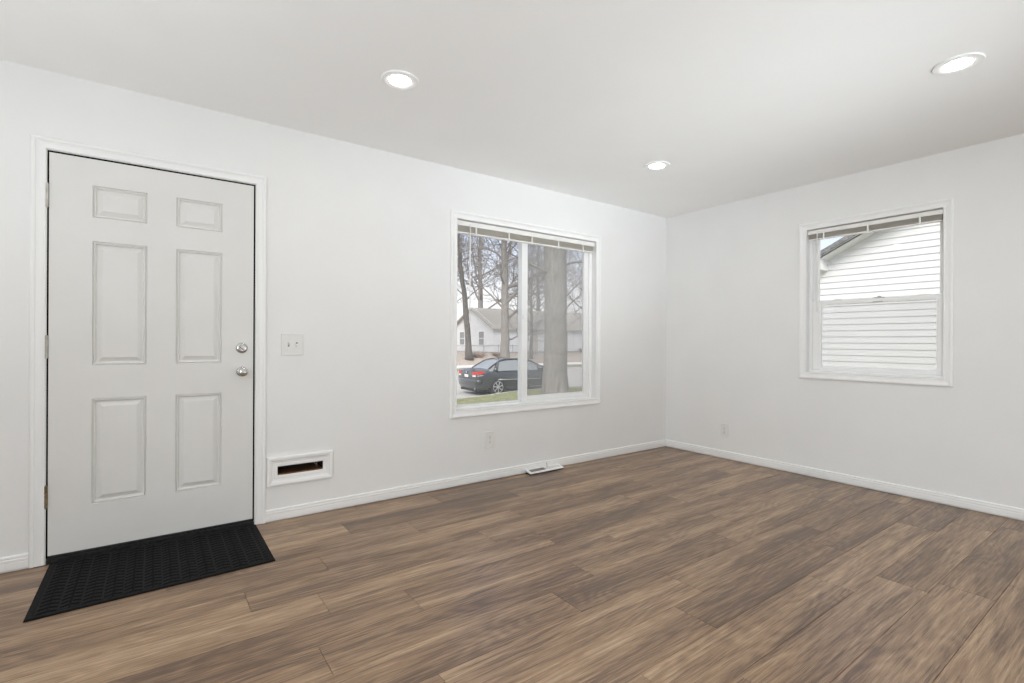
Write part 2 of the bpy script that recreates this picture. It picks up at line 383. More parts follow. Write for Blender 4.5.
def rose(mb, c):
    mb.lathe([(.0290, 0), (.0298, .003), (.0270, .0075), (.0200, .0105)], c, (0, -1, 0), 28)
kb = MB(); c = onL(.4265, .927, 0)
rose(kb, c); kb.lathe([(.0125, .008), (.0115, .020), (.0130, .027), (.0215, .033), (.0262, .043), (.0265, .050), (.0235, .058), (.0150, .0635), (.0020, .0650)], c, (0, -1, 0), 28)
k_o = kb.build('doorknob', M['nickel'], door, smooth=True, auto=35)
kb = MB(); kb.box((.4265 - .0075, W - .0675, .927 - .002), (.4265 + .0075, W - .060, .927 + .002)); kb.build('knob_turn', M['nickel'], k_o, bevel=.001)
kb = MB(); c = onL(.4255, 1.067, 0)
kb.lathe([(.0305, 0), (.0312, .004), (.0290, .010), (.0235, .0135), (.0160, .0145)], c, (0, -1, 0), 28)
k_o = kb.build('deadbolt', M['nickel'], door, smooth=True, auto=35)
kb = MB(); a = Vector(c) + Vector((0, -.016, 0)); dv = Vector((.70, 0, -.71)); pv = Vector((.71, 0, .70))
kb.rings([[a + dv * sx_ * .019 + pv * sy_ * w_ + Vector((0, -dd, 0)) for sx_, sy_ in ((-1, -1), (-1, 1), (1, 1), (1, -1))] for dd, w_ in ((-.002, .0045), (.008, .0045), (.017, .0028))])
kb.build('thumbturn', M['nickel'], k_o, bevel=.001)

b = MB(); frame(b, onL, -.431, .4985, 0, 2.0525, CASING, bottom=False, zfloor=.003); struct(b.build('trim_1', M['trim'], weld=True))

# ------------------------------------------------------------------ door mat
def door_mat():
    x0, x1, y0, y1 = -.412, .503, 2.712, 3.327
    nx, ny = 228, 150; mb = MB()
    def hgt(u, v):
        e = min(u, x1 - x0 - u, v, y1 - y0 - v)
        if e < .004: return .003
        if e < .026: return .0058 + (.001 if .008 < e < .022 else 0)
        # columns of staggered raised chevron blocks between narrow ribs
        P = .070; cu = (u - .026) / P; k = math.floor(cu); fu = cu - k
        if fu < .10: return .0072
        q = .036; t = ((v + (k % 2) * q / 2) + abs(fu - .55) * .030) / q; ft = t - math.floor(t)
        if ft < .30: return .0035
        if .5 < fu < .60: return .0040
        return .0078 if ft < .9 else .0055
    g = [[mb.V((x0 + (x1 - x0) * i / nx, y0 + (.026 * (i / nx - .5)) * (1 - j / ny) + (y1 - y0) * j / ny, hgt((x1 - x0) * i / nx, (y1 - y0) * j / ny))) for j in range(ny + 1)] for i in range(nx + 1)]
    for i in range(nx):
        for j in range(ny): mb.F(g[i][j], g[i + 1][j], g[i + 1][j + 1], g[i][j + 1])
    rim = [g[i][0] for i in range(nx + 1)] + [g[nx][j] for j in range(1, ny + 1)] + [g[i][ny] for i in range(nx - 1, -1, -1)] + [g[0][j] for j in range(ny - 1, 0, -1)]
    low = [mb.V((mb.v[q][0], mb.v[q][1], .0005)) for q in rim]
    for k in range(len(rim)): mb.F(rim[k], rim[(k + 1) % len(rim)], low[(k + 1) % len(rim)], low[k])
    mb.F(*low)
    m_ = noisy('black_mat_fibre', (.002, .002, .0022), (.011, .011, .0115), 130, .9, bump=.5, bscale=500, spec=.2)
    geo = N(m_, 'ShaderNodeNewGeometry'); sz = N(m_, 'ShaderNodeSeparateXYZ'); link(m_, geo.outputs['Position'], sz.inputs[0])
    mr = N(m_, 'ShaderNodeMapRange'); mr.inputs[1].default_value = .0045; mr.inputs[2].default_value = .0072; mr.inputs[3].default_value = 0; mr.inputs[4].default_value = 1; link(m_, sz.outputs['Z'], mr.inputs[0])
    mx = N(m_, 'ShaderNodeMix', data_type='RGBA'); link(m_, mr.outputs[0], mx.inputs['Factor']); mx.inputs['A'].default_value = (.0025, .0025, .0027, 1)
    old = bsdf(m_).inputs['Base Color'].links[0].from_socket; mm = N(m_, 'ShaderNodeMix', data_type='RGBA', blend_type='ADD'); mm.inputs['Factor'].default_value = 1; link(m_, old, mm.inputs['A']); mm.inputs['B'].default_value = (.010, .010, .0105, 1)
    link(m_, mm.outputs['Result'], mx.inputs['B']); link(m_, mx.outputs['Result'], bsdf(m_).inputs['Base Color'])   # raised pattern lighter, grooves darker: their shading put into the colour
    return mb.build('door_mat', m_)
tag(door_mat(), 'black ribbed rectangular mat with patterned surface lying in front of the white door', 'door mat')

# ------------------------------------------------------------------ windows
def sash(mb, fn, u0, u1, z0, z1, d0, d1, ws):
    """Four rails of a sash; ws = (left, right, bottom, top) widths; d0..d1 depth behind the wall face."""
    l, r, bo, t = ws
    mb.box(fn(u0, z0, -d0), fn(u0 + l, z1, -d1)); mb.box(fn(u1 - r, z0, -d0), fn(u1, z1, -d1))
    mb.box(fn(u0 + l, z0, -d0), fn(u1 - r, z0 + bo, -d1)); mb.box(fn(u0 + l, z1 - t, -d0), fn(u1 - r, z1, -d1))

# window_1: horizontal slider in the door wall
w1 = struct(empty('window_1', (2.63, W, .58)))
u0, u1, z0, z1 = WIN1
b = MB(); frame(b, onL, u0, u1, z0, z1, CASING); b.build('casing', M['trim'], w1, weld=True)
b = MB(); sash(b, onL, u0, u1, z0, z1, .050, .135, (.034, .036, .018, .034)); b.box(onL(u0 + .034, z0 + .018, -.086), onL(u1 - .036, z0 + .026, -.092)); b.build('window_frame', M['vinyl'], w1, bevel=.002)
b = MB(); sash(b, onL, 2.552, u1 - .037, z0 + .019, z1 - .035, .058, .084, (.064, .056, .044, .044)); so = b.build('sliding_sash', M['vinyl'], w1, bevel=.003)
b = MB(); b.box(onL(2.614, z0 + .061, -.069), onL(u1 - .091, z1 - .077, -.073)); b.build('pane', M['glass'], so)
b = MB(); b.box(onL(2.560, 1.30, -.0575), onL(2.578, 1.37, -.052)); b.tube([onL(2.569, 1.335, -.053), onL(2.569, 1.335, -.044), onL(2.566, 1.31, -.040)], .006, 8); b.build('sash_lock', M['vinyl'], so, bevel=.002)
b = MB(); sash(b, onL, u0 + .035, 2.606, z0 + .019, z1 - .035, .094, .118, (.022, .050, .008, .03)); fo = b.build('fixed_sash', M['vinyl'], w1, bevel=.002)
b = MB(); b.box(onL(u0 + .055, z0 + .025, -.104), onL(2.562, z1 - .063, -.108)); b.build('pane', M['glass'], fo)
b = MB(); b.box(onL(2.608, z0 + .022, -.1285), onL(u1 - .038, z1 - .037, -.1295)); scr = b.build('insect_screen', M['screen'], w1)

# window_2: double-hung in the right-hand wall
w2 = struct(empty('window_2', (L, 1.48, .87)))
u0, u1, z0, z1 = WIN2
b = MB(); frame(b, onR, u0, u1, z0, z1, CASING); b.build('casing', M['trim'], w2, weld=True)
b = MB(); sash(b, onR, u0, u1, z0, z1, .050, .138, (.016, .020, .016, .03)); b.box(onR(u0, z0 + .016, -.088), onR(u0 + .024, z1, -.093)); b.box(onR(u1 - .028, z0 + .016, -.088), onR(u1, z1, -.093)); b.build('window_frame', M['vinyl'], w2, bevel=.002)
b = MB(); sash(b, onR, u0 + .017, u1 - .021, z0 + .017, 1.460, .058, .086, (.034, .066, .034, .034)); so = b.build('lower_sash', M['vinyl'], w2, bevel=.003)
b = MB(); b.box(onR(u0 + .049, z0 + .049, -.070), onR(u1 - .085, 1.428, -.074)); b.build('pane', M['glass'], so)
for uu in (1.16, 1.72):
    b = MB(); b.box(onR(uu - .03, 1.460, -.062), onR(uu + .03, 1.468, -.082)); b.box(onR(uu - .012, 1.468, -.064), onR(uu + .012, 1.472, -.078)); b.build('tilt_latch', M['plastic'], so, bevel=.002)
b = MB(); b.box(onR(1.40, 1.4605, -.062), onR(1.47, 1.467, -.084)); b.lathe([(.012, 0), (.011, .008), (.004, .010)], onR(1.435, 1.466, -.073), (0, 0, 1), 14); b.box(onR(1.405, 1.429, -.0585), onR(1.475, 1.434, -.050)); b.build('sash_lock', M['nickel'], so, bevel=.001)
b = MB(); sash(b, onR, u0 + .017, u1 - .021, 1.432, z1 - .032, .096, .122, (.026, .034, .036, .034)); so = b.build('upper_sash', M['vinyl'], w2, bevel=.003)
b = MB(); b.box(onR(u0 + .041, 1.466, -.107), onR(u1 - .053, z1 - .064, -.111)); b.build('pane', M['glass'], so)
b = MB(); b.box(onR(u0 + .018, z0 + .018, -.131), onR(u1 - .022, 1.45, -.132)); b.build('insect_screen', M['screen'], w2)

# raised mini blinds inside both window heads
def blind(fn, u0, u1, zt, zrail, zbot, wand_u, wand_z, cords, label, loc):
    r = empty('window_blind', loc); tag(r, label, 'blind', 'raised mini blinds')
    mb = MB(); prof = [(-.004, zrail), (.0, zrail), (.001, zt - .003), (-.002, zt), (-.026, zt), (-.027, zrail)]
    mb.rings([[fn(u, z, d - .004) for d, z in prof] for u in (u0, u1)]); mb.build('headrail', M['blindrail'], r)
    n = 22; zb = zbot + .012; ztop = zrail - .002
    for k in range(n):
        z = ztop - (ztop - zb) * (k + .5) / n; sb = MB()
        pr = [(-.0085, z), (-.014, z + .0006), (-.021, z + .0009), (-.028, z + .0006), (-.0335, z), (-.0335, z + .0004), (-.028, z + .0010), (-.021, z + .0013), (-.014, z + .0010), (-.0085, z + .0004)]
        sb.rings([[fn(u, zz, d) for d, zz in pr] for u in (u0 + .004, u1 - .004)]); sb.build('slat', M['blind'], r)
    mb = MB(); mb.box(fn(u0 + .004, zbot, -.007), fn(u1 - .004, zbot + .011, -.035)); mb.build('bottom_rail', M['blindrail'], r, bevel=.003)
    for cu in cords:
        mb = MB(); mb.box(fn(cu - .006, zbot - .003, -.0045), fn(cu + .006, zrail + .003, -.0065)); mb.box(fn(cu - .008, zbot - .004, -.0035), fn(cu + .008, zbot + .006, -.0065)); mb.build('ladder_tape', M['blindrail'], r, bevel=.001)
    mb = MB(); mb.tube([fn(wand_u, zrail + .012, .004), fn(wand_u, zrail - .02, .006), fn(wand_u, wand_z + .06, .006), fn(wand_u, wand_z, .006)], [.0028, .0045, .0045, .0055], 6); mb.tube([fn(wand_u, zrail + .014, -.006), fn(wand_u, zrail + .014, .006)], .003, 6); mb.build('tilt_wand', M['plastic'], r)
    return r
blind(onL, 1.890, 3.366, 2.047, 2.010, 1.950, 1.998, 1.256, (2.06, 2.38, 2.62, 2.92, 3.22), 'white mini blind drawn fully up over the wide two-pane window with the parked car', (2.63, W, 1.95))
blind(onR, 1.042, 1.920, 2.048, 2.017, 1.966, 1.843, 1.368, (1.80, 1.49, 1.17), 'white mini blind drawn fully up over the narrower window facing white siding', (L, 1.48, 1.96))

# ------------------------------------------------------------------ small wall fittings
def light_switch():
    r = empty('light_switch', onL(.707, 1.0885)); tag(r, 'white two-gang light switch plate on the wall between the door and the wide window', 'light switch')
    mb = MB(); mb.rings([[onL(.707 + sx_ * (.066 - o), 1.0885 + sz * (.0675 - o), d) for sx_, sz in ((-1, -1), (1, -1), (1, 1), (-1, 1))] for o, d in ((.0, .0), (0, .0055), (.003, .0085), (.010, .0068))]); mb.build('wall_plate', M['plastic'], r)
    for u, s_ in ((.684, 1), (.731, -1)):
        mb = MB(); mb.box(onL(u - .0052, 1.0885 - .0125, .0071), onL(u + .0052, 1.0885 + .0125, .006)); mb.build('toggle_slot', noisy('slot_shadow', (.10, .095, .09), (.13, .12, .11), 30, .6), r)
        mb = MB(); mb.rings([[onL(u + sx_ * w_, 1.0885 + s_ * zz + sz * h_, d) for sx_, sz in ((-1, -1), (1, -1), (1, 1), (-1, 1))] for d, zz, w_, h_ in ((.006, 0, .0045, .0065), (.012, .005, .0042, .0052), (.0185, .0115, .0036, .0036))]); mb.build('toggle', M['plastic'], r, bevel=.0008)
        for sz in (-1, 1):
            mb = MB(); mb.lathe([(.0034, 0), (.003, .001), (.0003, .0013)], onL(u, 1.0885 + sz * .031, .0066), (0, -1, 0), 10); mb.build('plate_screw', M['plastic'], r)
light_switch()

def outlet(fn, u, z, nrm, label, loc):
    r = empty('electrical_outlet', loc); tag(r, label, 'outlet', 'wall outlets above the baseboards')
    hw, hh = .042, .0655
    mb = MB(); mb.rings([[fn(u + sx_ * (hw - o), z + sz * (hh - o), d) for sx_, sz in ((-1, -1), (1, -1), (1, 1), (-1, 1))] for o, d in ((.0, .0), (0, .006), (.003, .009), (.009, .007))]); mb.build('wall_plate', M['plastic'], r)
    for s_ in (-1, 1):
        zc = z + s_ * .0195; mb = MB(); ring = [(math.cos(a) * .0165, max(-.0125, min(.0125, math.sin(a) * .0165))) for a in [2 * math.pi * k / 24 for k in range(24)]]
        mb.rings([[fn(u + p[0], zc + p[1], d) for p in ring] for d in (.0068, .0085)]); so_ = mb.build('receptacle', M['plastic'], r)
        mb = MB(); mb.box(fn(u - .0075, zc + .0005, .0088), fn(u - .0052, zc + .0085, .008)); mb.box(fn(u + .0052, zc + .0005, .0088), fn(u + .0075, zc + .0085, .008)); mb.lathe([(.0030, 0), (.0030, .0004)], fn(u, zc - .006, .0084), nrm, 10); mb.build('slots', noisy('socket_slots', (.03, .03, .03), (.05, .05, .05), 40, .7), so_)
    mb = MB(); mb.lathe([(.0032, 0), (.0028, .001), (.0003, .0013)], fn(u, z, .0069), nrm, 10); mb.build('plate_screw', M['nickel'], r)
outlet(onL, 2.188, .3235, (0, -1, 0), 'white duplex outlet below the wide two-pane window', onL(2.188, .3235))
outlet(onR, 2.657, .269, (-1, 0, 0), 'white duplex outlet low on the wall with the narrower window, close to the room corner', onR(2.657, .269))

# framed slot through the wall beside the door
ms = empty('mail_slot', onL(.755, .30)); tag(ms, 'white moulded frame around a dark slot low in the wall beside the door', 'mail slot')
b = MB(); SLP = [(0, -.004), (0, .006), (.004, .009), (.016, .010), (.019, .007), (.033, .010), (.040, .016), (.052, .0185), (.059, .017), (.061, .012), (.061, 0)]
frame(b, onL, .6235, .8955, .2785, .3335, SLP); b.build('frame', M['trim'], ms, weld=True)
b = MB(); b.box(onL(.612, .270, -.135), onL(.907, .345, -.145)); b.box(onL(.623, .334, -.0), onL(.896, .345, -.135)); b.box(onL(.612, .27, -.0), onL(.6232, .345, -.135)); b.box(onL(.8958, .27, 0), onL(.907, .345, -.135)); b.build('lining', M['slotdark'], ms)
b = MB(); b.box(onL(.6232, .268, -.003), onL(.8958, .2845, -.134)); b.build('slot_floor', M['slotwood'], ms)
b = MB(); b.tube([onL(.868, .285, -.05), onL(.866, .30, -.05), onL(.858, .312, -.048), onL(.854, .322, -.05)], .0035, 8); b.tube([onL(.866, .299, -.05), onL(.874, .315, -.05)], .003, 8); b.build('latch', M['brass'], ms)

# floor register leaning on the baseboard
def register():
    r = empty('floor_register', (2.745, 3.27, 0)); tag(r, 'white metal floor register with grille lying against the baseboard under the wide window', 'floor register')
    x0, x1 = 2.540, 2.912; ya, yb = 3.246, 3.317; za, zb = .013, .032
    # the plate slopes: front edge low, back edge resting on the baseboard
    P = lambda u, v, d=0.: (x0 + (x1 - x0) * u, ya + (yb - ya) * v, za + (zb - za) * v + d)
    mb = MB(); o, i_ = [(0, 0), (1, 0), (1, 1), (0, 1)], [(.06, .22), (.94, .22), (.94, .80), (.06, .80)]
    def ringat(pts, d): return [P(u, v, d) for u, v in pts]
    rs = [ringat(o, -.004), ringat(o, .002), ringat([(.008, .04), (.992, .04), (.992, .96), (.008, .96)], .004), ringat(i_, .004), ringat(i_, -.004)]
    for a, c in zip(rs, rs[1:]):
        for k in range(4): mb.quad(a[k], a[(k + 1) % 4], c[(k + 1) % 4], c[k])
    mb.build('face_plate', noisy('white_enamel', (.92, .92, .91), (.93, .93, .92), 9, .3), r, weld=True)
    for s_, (ua, ub) in enumerate(((.06, .49), (.51, .94))):
        n = 14; m_ = M['grille'] if s_ == 0 else M['plastic']
        g = MB()
        for k in range(n):
            ux = ua + (ub - ua) * (k + .5) / n; g.rings([[P(ux - .008, v, .001), P(ux + .008, v, .003), P(ux + .008, v, .0015), P(ux - .008, v, -.0005)] for v in (.2, .82)])
        g.build('louver_bank', m_, r)
    mb = MB(); mb.box(P(.49, .2, -.002), P(.51, .8, .0035)); mb.build('divider', M['trim'], r)
    mb = MB(); mb.quad(P(.05, .2, -.006), P(.95, .2, -.006), P(.95, .82, -.006), P(.05, .82, -.006)); mb.build('duct_opening', M['slotdark'], r)
    mb = MB(); mb.tube([P(.60, .70, 0), P(.60, .72, .018), P(.60, .80, .034)], [.003, .003, .0036], 8); mb.build('damper_lever', M['steel'], r)
    mb = MB()
    for u in (.0, .97): mb.box((x0 + (x1 - x0) * u + .001, ya + .004, .0005), (x0 + (x1 - x0) * (u + .03) - .001, yb - .004, .008))
    mb.box((x0 + .004, ya + .006, .0005), (x1 - .004, ya + .010, .008)); mb.build('gap_filler', M['dark'], r)  # black blocks under the plate stand in for its shadow gap
register()

# recessed ceiling lights
def downlight(x, y, label):
    r = empty('recessed_light', (x, y, H)); tag(r, label, 'ceiling light', 'round recessed ceiling lights')
    mb = MB(); n = 40; prof = [(.094, 0), (.0955, -.003), (.093, -.0078), (.084, -.0088), (.058, -.0065), (.053, -.004)]
    mb.rings([[(x + rr_ * math.cos(2 * math.pi * k / n), y + rr_ * math.sin(2 * math.pi * k / n), H + dz) for k in range(n)] for rr_, dz in prof], caps=False); mb.build('trim_ring', M['trim'], r, smooth=True, auto=40)
    mb = MB(); mb.lathe([(.0535, .0028), (.0535, .0045), (.040, .0062), (.0004, .0068)], (x, y, H), (0, 0, -1), n); mb.build('diffuser', M['led'], r)
downlight(1.010, 2.380, 'round lit recessed light in the ceiling above the door side of the room')
downlight(3.060, 2.385, 'round lit recessed light in the ceiling nearest the room corner')
downlight(3.085, .670, 'round lit recessed light in the ceiling above the narrower window facing white siding')

# ================================================================== the street outside
def smooth(a, b_, x):
    t = max(0., min(1., (x - a) / (b_ - a))); return t * t * (3 - 2 * t)
STREET_Z = -1.03
def lawn_z(x, y):
    return -.50 - .45 * smooth(4, 15.2, y) + .155 * smooth(8.6, 12.2, x) * smooth(9, 15, y)
def far_z(x, y):
    return -.93 + .96 * smooth(31.5, 37.2, y)
M['lawn'] = noisy('lawn_grass', (.165, .185, .085), (.32, .30, .17), 5, .95, bump=.6, bscale=60, detail=8)
M['asphalt'] = noisy('street_asphalt', (.40, .375, .345), (.50, .47, .435), 9, .85, bump=.2, bscale=80)
M['concrete'] = noisy('concrete', (.44, .42, .39), (.52, .495, .465), 4, .85)
M['leaflitter'] = noisy('leaf_covered_bank', (.25, .19, .15), (.60, .53, .46), 14, .95, bump=.8, bscale=30, detail=9, lo=.38, hi=.62)
M['bark'] = noisy('grey_bark', (.15, .135, .12), (.29, .27, .245), 7, .9, bump=1., bscale=14, stretch=(3, 3, .6), detail=8)
M['barkdark'] = noisy('dark_bark', (.085, .075, .068), (.16, .145, .13), 7, .9, bump=.8, bscale=14, stretch=(3, 3, .7))
M['twig'] = noisy('twigs', (.16, .14, .13), (.24, .215, .20), 5, .9)

def patch(name, xs, ys, zf, m_, kind):
    mb = MB(); g = [[mb.V((x, y, zf(x, y))) for y in ys] for x in xs]
    for i in range(len(xs) - 1):
        for j in range(len(ys) - 1): mb.F(g[i][j], g[i + 1][j], g[i + 1][j + 1], g[i][j + 1])
    o = mb.build(name, m_, smooth=True); o['kind'] = kind; return o
rng = lambda a, b_, n: [a + (b_ - a) * i / n for i in range(n + 1)]
patch('front_lawn', rng(-12, 40, 104), rng(W + T + .02, 15.4, 40), lawn_z, M['lawn'], 'structure')
b = MB(); b.rings([[(x, 15.4, STREET_Z - .1), (x, 15.4, lawn_z(x, 15.4) + .01), (x, 15.55, lawn_z(x, 15.4) + .005), (x, 15.56, STREET_Z - .1)] for x in rng(-12, 40, 52)]); struct(b.build('street_kerb', M['concrete']))
b = MB(); b.box((-30, 15.4, STREET_Z - .2), (70, 29.0, STREET_Z)); struct(b.build('street', M['asphalt']))
b = MB(); b.box((-30, 29.0, STREET_Z - .2), (70, 29.18, STREET_Z + .12)); struct(b.build('street_kerb', M['concrete']))
patch('verge', rng(-30, 70, 50), rng(29.18, 31.6, 4), lambda x, y: -.93, M['lawn'], 'structure')
b = MB(); b.box((-30, 31.6, -1.1), (70, 33.0, -.915)); struct(b.build('sidewalk', M['concrete']))
patch('leaf_bank', rng(-30, 70, 60), rng(33.0, 90, 40), far_z, M['leaflitter'], 'structure')
b = MB(); b.box((L + T + .02, -12, -.62), (40, W + T, -.5)); struct(b.build('side_yard', M['lawn']))
# grass blades on the strip of lawn that shows above the sill
def grass():
    rnd = random.Random(5); mb = MB()
    for _ in range(9000):
        x, y = rnd.uniform(5.5, 14), rnd.uniform(12.2, 15.4); z = lawn_z(x, y); h_ = rnd.uniform(.03, .075); a = rnd.uniform(0, 6.28); q = .006
        dx, dy = math.cos(a) * q, math.sin(a) * q
        i = [mb.V((x - dx, y - dy, z - .01)), mb.V((x + dx, y + dy, z - .01)), mb.V((x + rnd.gauss(0, .02), y + rnd.gauss(0, .02), z + h_))]; mb.F(*i)
    o = mb.build('lawn_grass', noisy('grass_blades', (.15, .19, .07), (.34, .33, .17), 2, .9)); tag(o, 'short patchy green grass on the front lawn outside the wide window', 'grass', kind='stuff')
grass()

# ---- bare trees
def tree(name, label, trunk, radii, seed, bark='bark', group=None, limbs=10, lmin=.35, length=3.2, depth=4, twigr=.010, nside=8, spread=.9, limb_pts=None, flare=True):
    """trunk: list of points from the root up; branches grow recursively from its upper part."""
    rnd = random.Random(seed); base = Vector(trunk[0]); r = empty(name, base); tag(r, label, 'tree', group)
    mb = MB(); pts = [Vector(p) for p in trunk]
    # refine the trunk
    P, Rd = [], []
    for i in range(len(pts) - 1):
        for k in range(4):
            t = k / 4; P.append(pts[i].lerp(pts[i + 1], t)); Rd.append(radii[i] * (1 - t) + radii[i + 1] * t)
    P.append(pts[-1]); Rd.append(radii[-1])
    if flare: Rd[0] *= 1.45; Rd[1] *= 1.12
    for i in range(1, len(P)): P[i] = P[i] + Vector((rnd.gauss(0, 1), rnd.gauss(0, 1), 0)) * Rd[i] * (.03 if nside > 10 else .10)
    mb.tube(P, Rd, 14 if Rd[0] > .2 else 10)
    mb.build('trunk', M[bark], r, smooth=True)
    bb = MB()
    def grow(p, d, rad, ln, lev):
        n = 4 if lev > 1 else 5; q = [p]; rr_ = [rad]; dd = d.copy(); forks = []
        for k in range(n):
            dd = (dd + Vector((rnd.gauss(0, .16), rnd.gauss(0, .16), rnd.gauss(.05, .13)))).normalized()
            p = p + dd * (ln / n); q.append(p); rr_.append(max(rad * (1 - .75 * (k + 1) / n), twigr * .6)); forks.append((p.copy(), dd.copy(), rr_[-1]))
        bb.tube(q, rr_, 6 if rad > .06 else (4 if rad > .025 else 3), caps=False)
        if lev >= depth: return
        for (fp, fd, fr) in forks[1:] if lev else forks:
            for _ in range(rnd.choice((1, 2, 2)) if lev < depth - 1 else rnd.choice((1, 2, 3))):
                s_ = fd.orthogonal().normalized(); s_.rotate(Matrix.Rotation(rnd.uniform(0, 6.28), 3, fd)); nd = (fd * .75 + s_ * spread * rnd.uniform(.6, 1.2) + Vector((0, 0, .12))).normalized()
                grow(fp, nd, max(fr * .72, twigr), ln * rnd.uniform(.45, .72), lev + 1)
    tot = len(P) - 1
    for k in range(limbs):
        t = lmin + (1 - lmin) * (k + rnd.random()) / limbs; i = min(int(t * tot), tot - 1); p = P[i].lerp(P[i + 1], t * tot - i); rad = Rd[i]
        a = k * 2.4 + rnd.uniform(-.5, .5); d = Vector((math.cos(a) * spread, math.sin(a) * spread, rnd.uniform(.45, 1.0))).normalized()
        grow(p, d, rad * rnd.uniform(.28, .5), length * (1.15 - .55 * t) * rnd.uniform(.8, 1.2), 1)
    grow(P[-1], (P[-1] - P[-2]).normalized(), Rd[-1] * .95, length * .8, 1)
    for (p0, d0, r0, l0) in (limb_pts or ()): grow(Vector(p0), Vector(d0).normalized(), r0, l0, 1)
    if bb.v: tag(bb.build('branches', M['twig'], r, smooth=True), kind='stuff')
    return r
# the big trunk on the lawn
tree('lawn_tree', 'thick grey tree trunk standing on the lawn just outside the wide window', [(9.17, 10.58, -.82), (9.16, 10.58, 1.2), (9.13, 10.58, 3.2), (9.06, 10.55, 6.0)], [.37, .325, .318, .28], 3, limbs=5, lmin=.72, length=3.4, depth=4, nside=18,
     limb_pts=[((8.95, 10.5, 3.0), (-1.1, .35, .10), .05, 1.6), ((9.3, 10.6, 3.2), (1.1, -.3, .55), .05, 2.2)])
tree('street_tree', 'dark slender leaning tree in front of the gabled house end across the street', [(20.75, 34.6, -.45), (20.55, 34.6, 2.0), (20.30, 34.6, 4.6), (19.9, 34.6, 7.2), (19.6, 34.5, 10.0)], [.27, .235, .20, .17, .10], 8, bark='barkdark', limbs=10, lmin=.42, length=4.4, depth=4, twigr=.010)
tree('street_tree', 'tall grey tree with a thick base rising behind the roof of the parked black car', [(21.76, 31.0, -.95), (21.75, 31.0, 1.2), (21.72, 31.0, 4.0), (21.66, 31.0, 7.2), (21.55, 31.0, 10.8)], [.40, .33, .28, .25, .16], 21, limbs=11, lmin=.36, length=4.8, depth=4, twigr=.010,
     limb_pts=[((21.9, 31.0, 1.2), (1.0, -.1, .35), .09, 2.4), ((21.8, 31.0, 5.2), (1.0, -.2, .28), .15, 4.5)])
for lab, (x, y, hgt_, r0, sd, lean) in zip(
    ('forked bare tree behind the white house, left of the thick tree by the car',
     'bare tree behind the white house at the left edge of the wide window',
     'bare tree behind the white house just left of the window mullion',
     'bare tree behind the white house between the window mullion and lawn trunk',
     'bare tree behind the white house, mostly hidden by the thick lawn trunk',
     'bare tree behind the white house just right of the lawn trunk',
     'bare tree behind the white house at the right edge of the wide window'),
    ((31.6, 50, 17, .38, 31, -.02), (28.0, 53, 16, .30, 44, .01), (38.5, 52, 15, .30, 58, .02), (43.5, 54, 17, .34, 63, 0), (47.5, 53, 15, .30, 77, .02), (51.5, 53, 17, .33, 85, -.02), (57.0, 54, 16, .30, 99, .01))):
    tree('backyard_tree', lab, [(x, y, .0), (x + lean * 40 * .1, y, hgt_ * .3), (x + lean * 40 * .2, y, hgt_ * .6), (x + lean * 40 * .35, y, hgt_)], [r0, r0 * .8, r0 * .55, r0 * .2], sd, group='bare trees behind the house across the street', limbs=13, lmin=.26, length=5.6, depth=3, twigr=.019)
for lab, (x, y, hgt_, r0, sd) in zip(
    ('small bare tree before the white house, right of the thick tree by the car',
     'thin bare street tree seen to the right of the thick lawn trunk'),
    ((27.0, 34.5, 9, .15, 12), (35.2, 34.0, 9.5, .16, 17))):
    tree('young_tree', lab, [(x, y, -.5), (x + .1, y, 2.4), (x, y, 5), (x + .2, y, hgt_)], [r0, r0 * .85, r0 * .6, r0 * .25], sd, limbs=12, lmin=.26, length=3.2, depth=4, twigr=.009)

# ---- long white house across the street
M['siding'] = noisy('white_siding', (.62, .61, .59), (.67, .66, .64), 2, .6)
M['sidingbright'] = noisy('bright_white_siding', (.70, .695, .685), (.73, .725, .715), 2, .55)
M['rooftan'] = noisy('tan_shingles', (.33, .30, .26), (.45, .415, .365), 14, .9, stretch=(1, 1, 3))
M['roofgrey'] = noisy('grey_shingles', (.10, .10, .10), (.26, .255, .25), 26, .9)
M['paneglass'] = mat('dark_window_panes', (.22, .225, .22), .2)
M['foundation'] = noisy('foundation_block', (.30, .29, .27), (.38, .365, .345), 6, .9)
def lap_wall(mb, A, B, z0, z1, nrm, e=.10, proud=.014, ztop=None):
    """Lapped boards between plan points A and B: each course leans out at its lower edge. ztop(t) limits gable walls."""
    n = int(round((z1 - z0) / e)); A, B, nrm = Vector((*A, 0)), Vector((*B, 0)), Vector((*nrm, 0))
    for k in range(n):
        za, zb = z0 + k * e, z0 + (k + 1) * e; ta, tb = 0., 1.
        if ztop:
            lo = [t / 400 for t in range(401) if ztop(t / 400) >= za - .034]
            if not lo: continue
            ta, tb = lo[0], lo[-1]
        a, b_ = A.lerp(B, ta), A.lerp(B, tb); u = Vector((0, 0, 1))
        mb.quad(a + nrm * proud + u * za, b_ + nrm * proud + u * za, b_ + u * zb, a + u * zb)
        mb.quad(a + u * za - nrm * .004, b_ + u * za - nrm * .004, b_ + nrm * proud + u * za, a + nrm * proud + u * za)
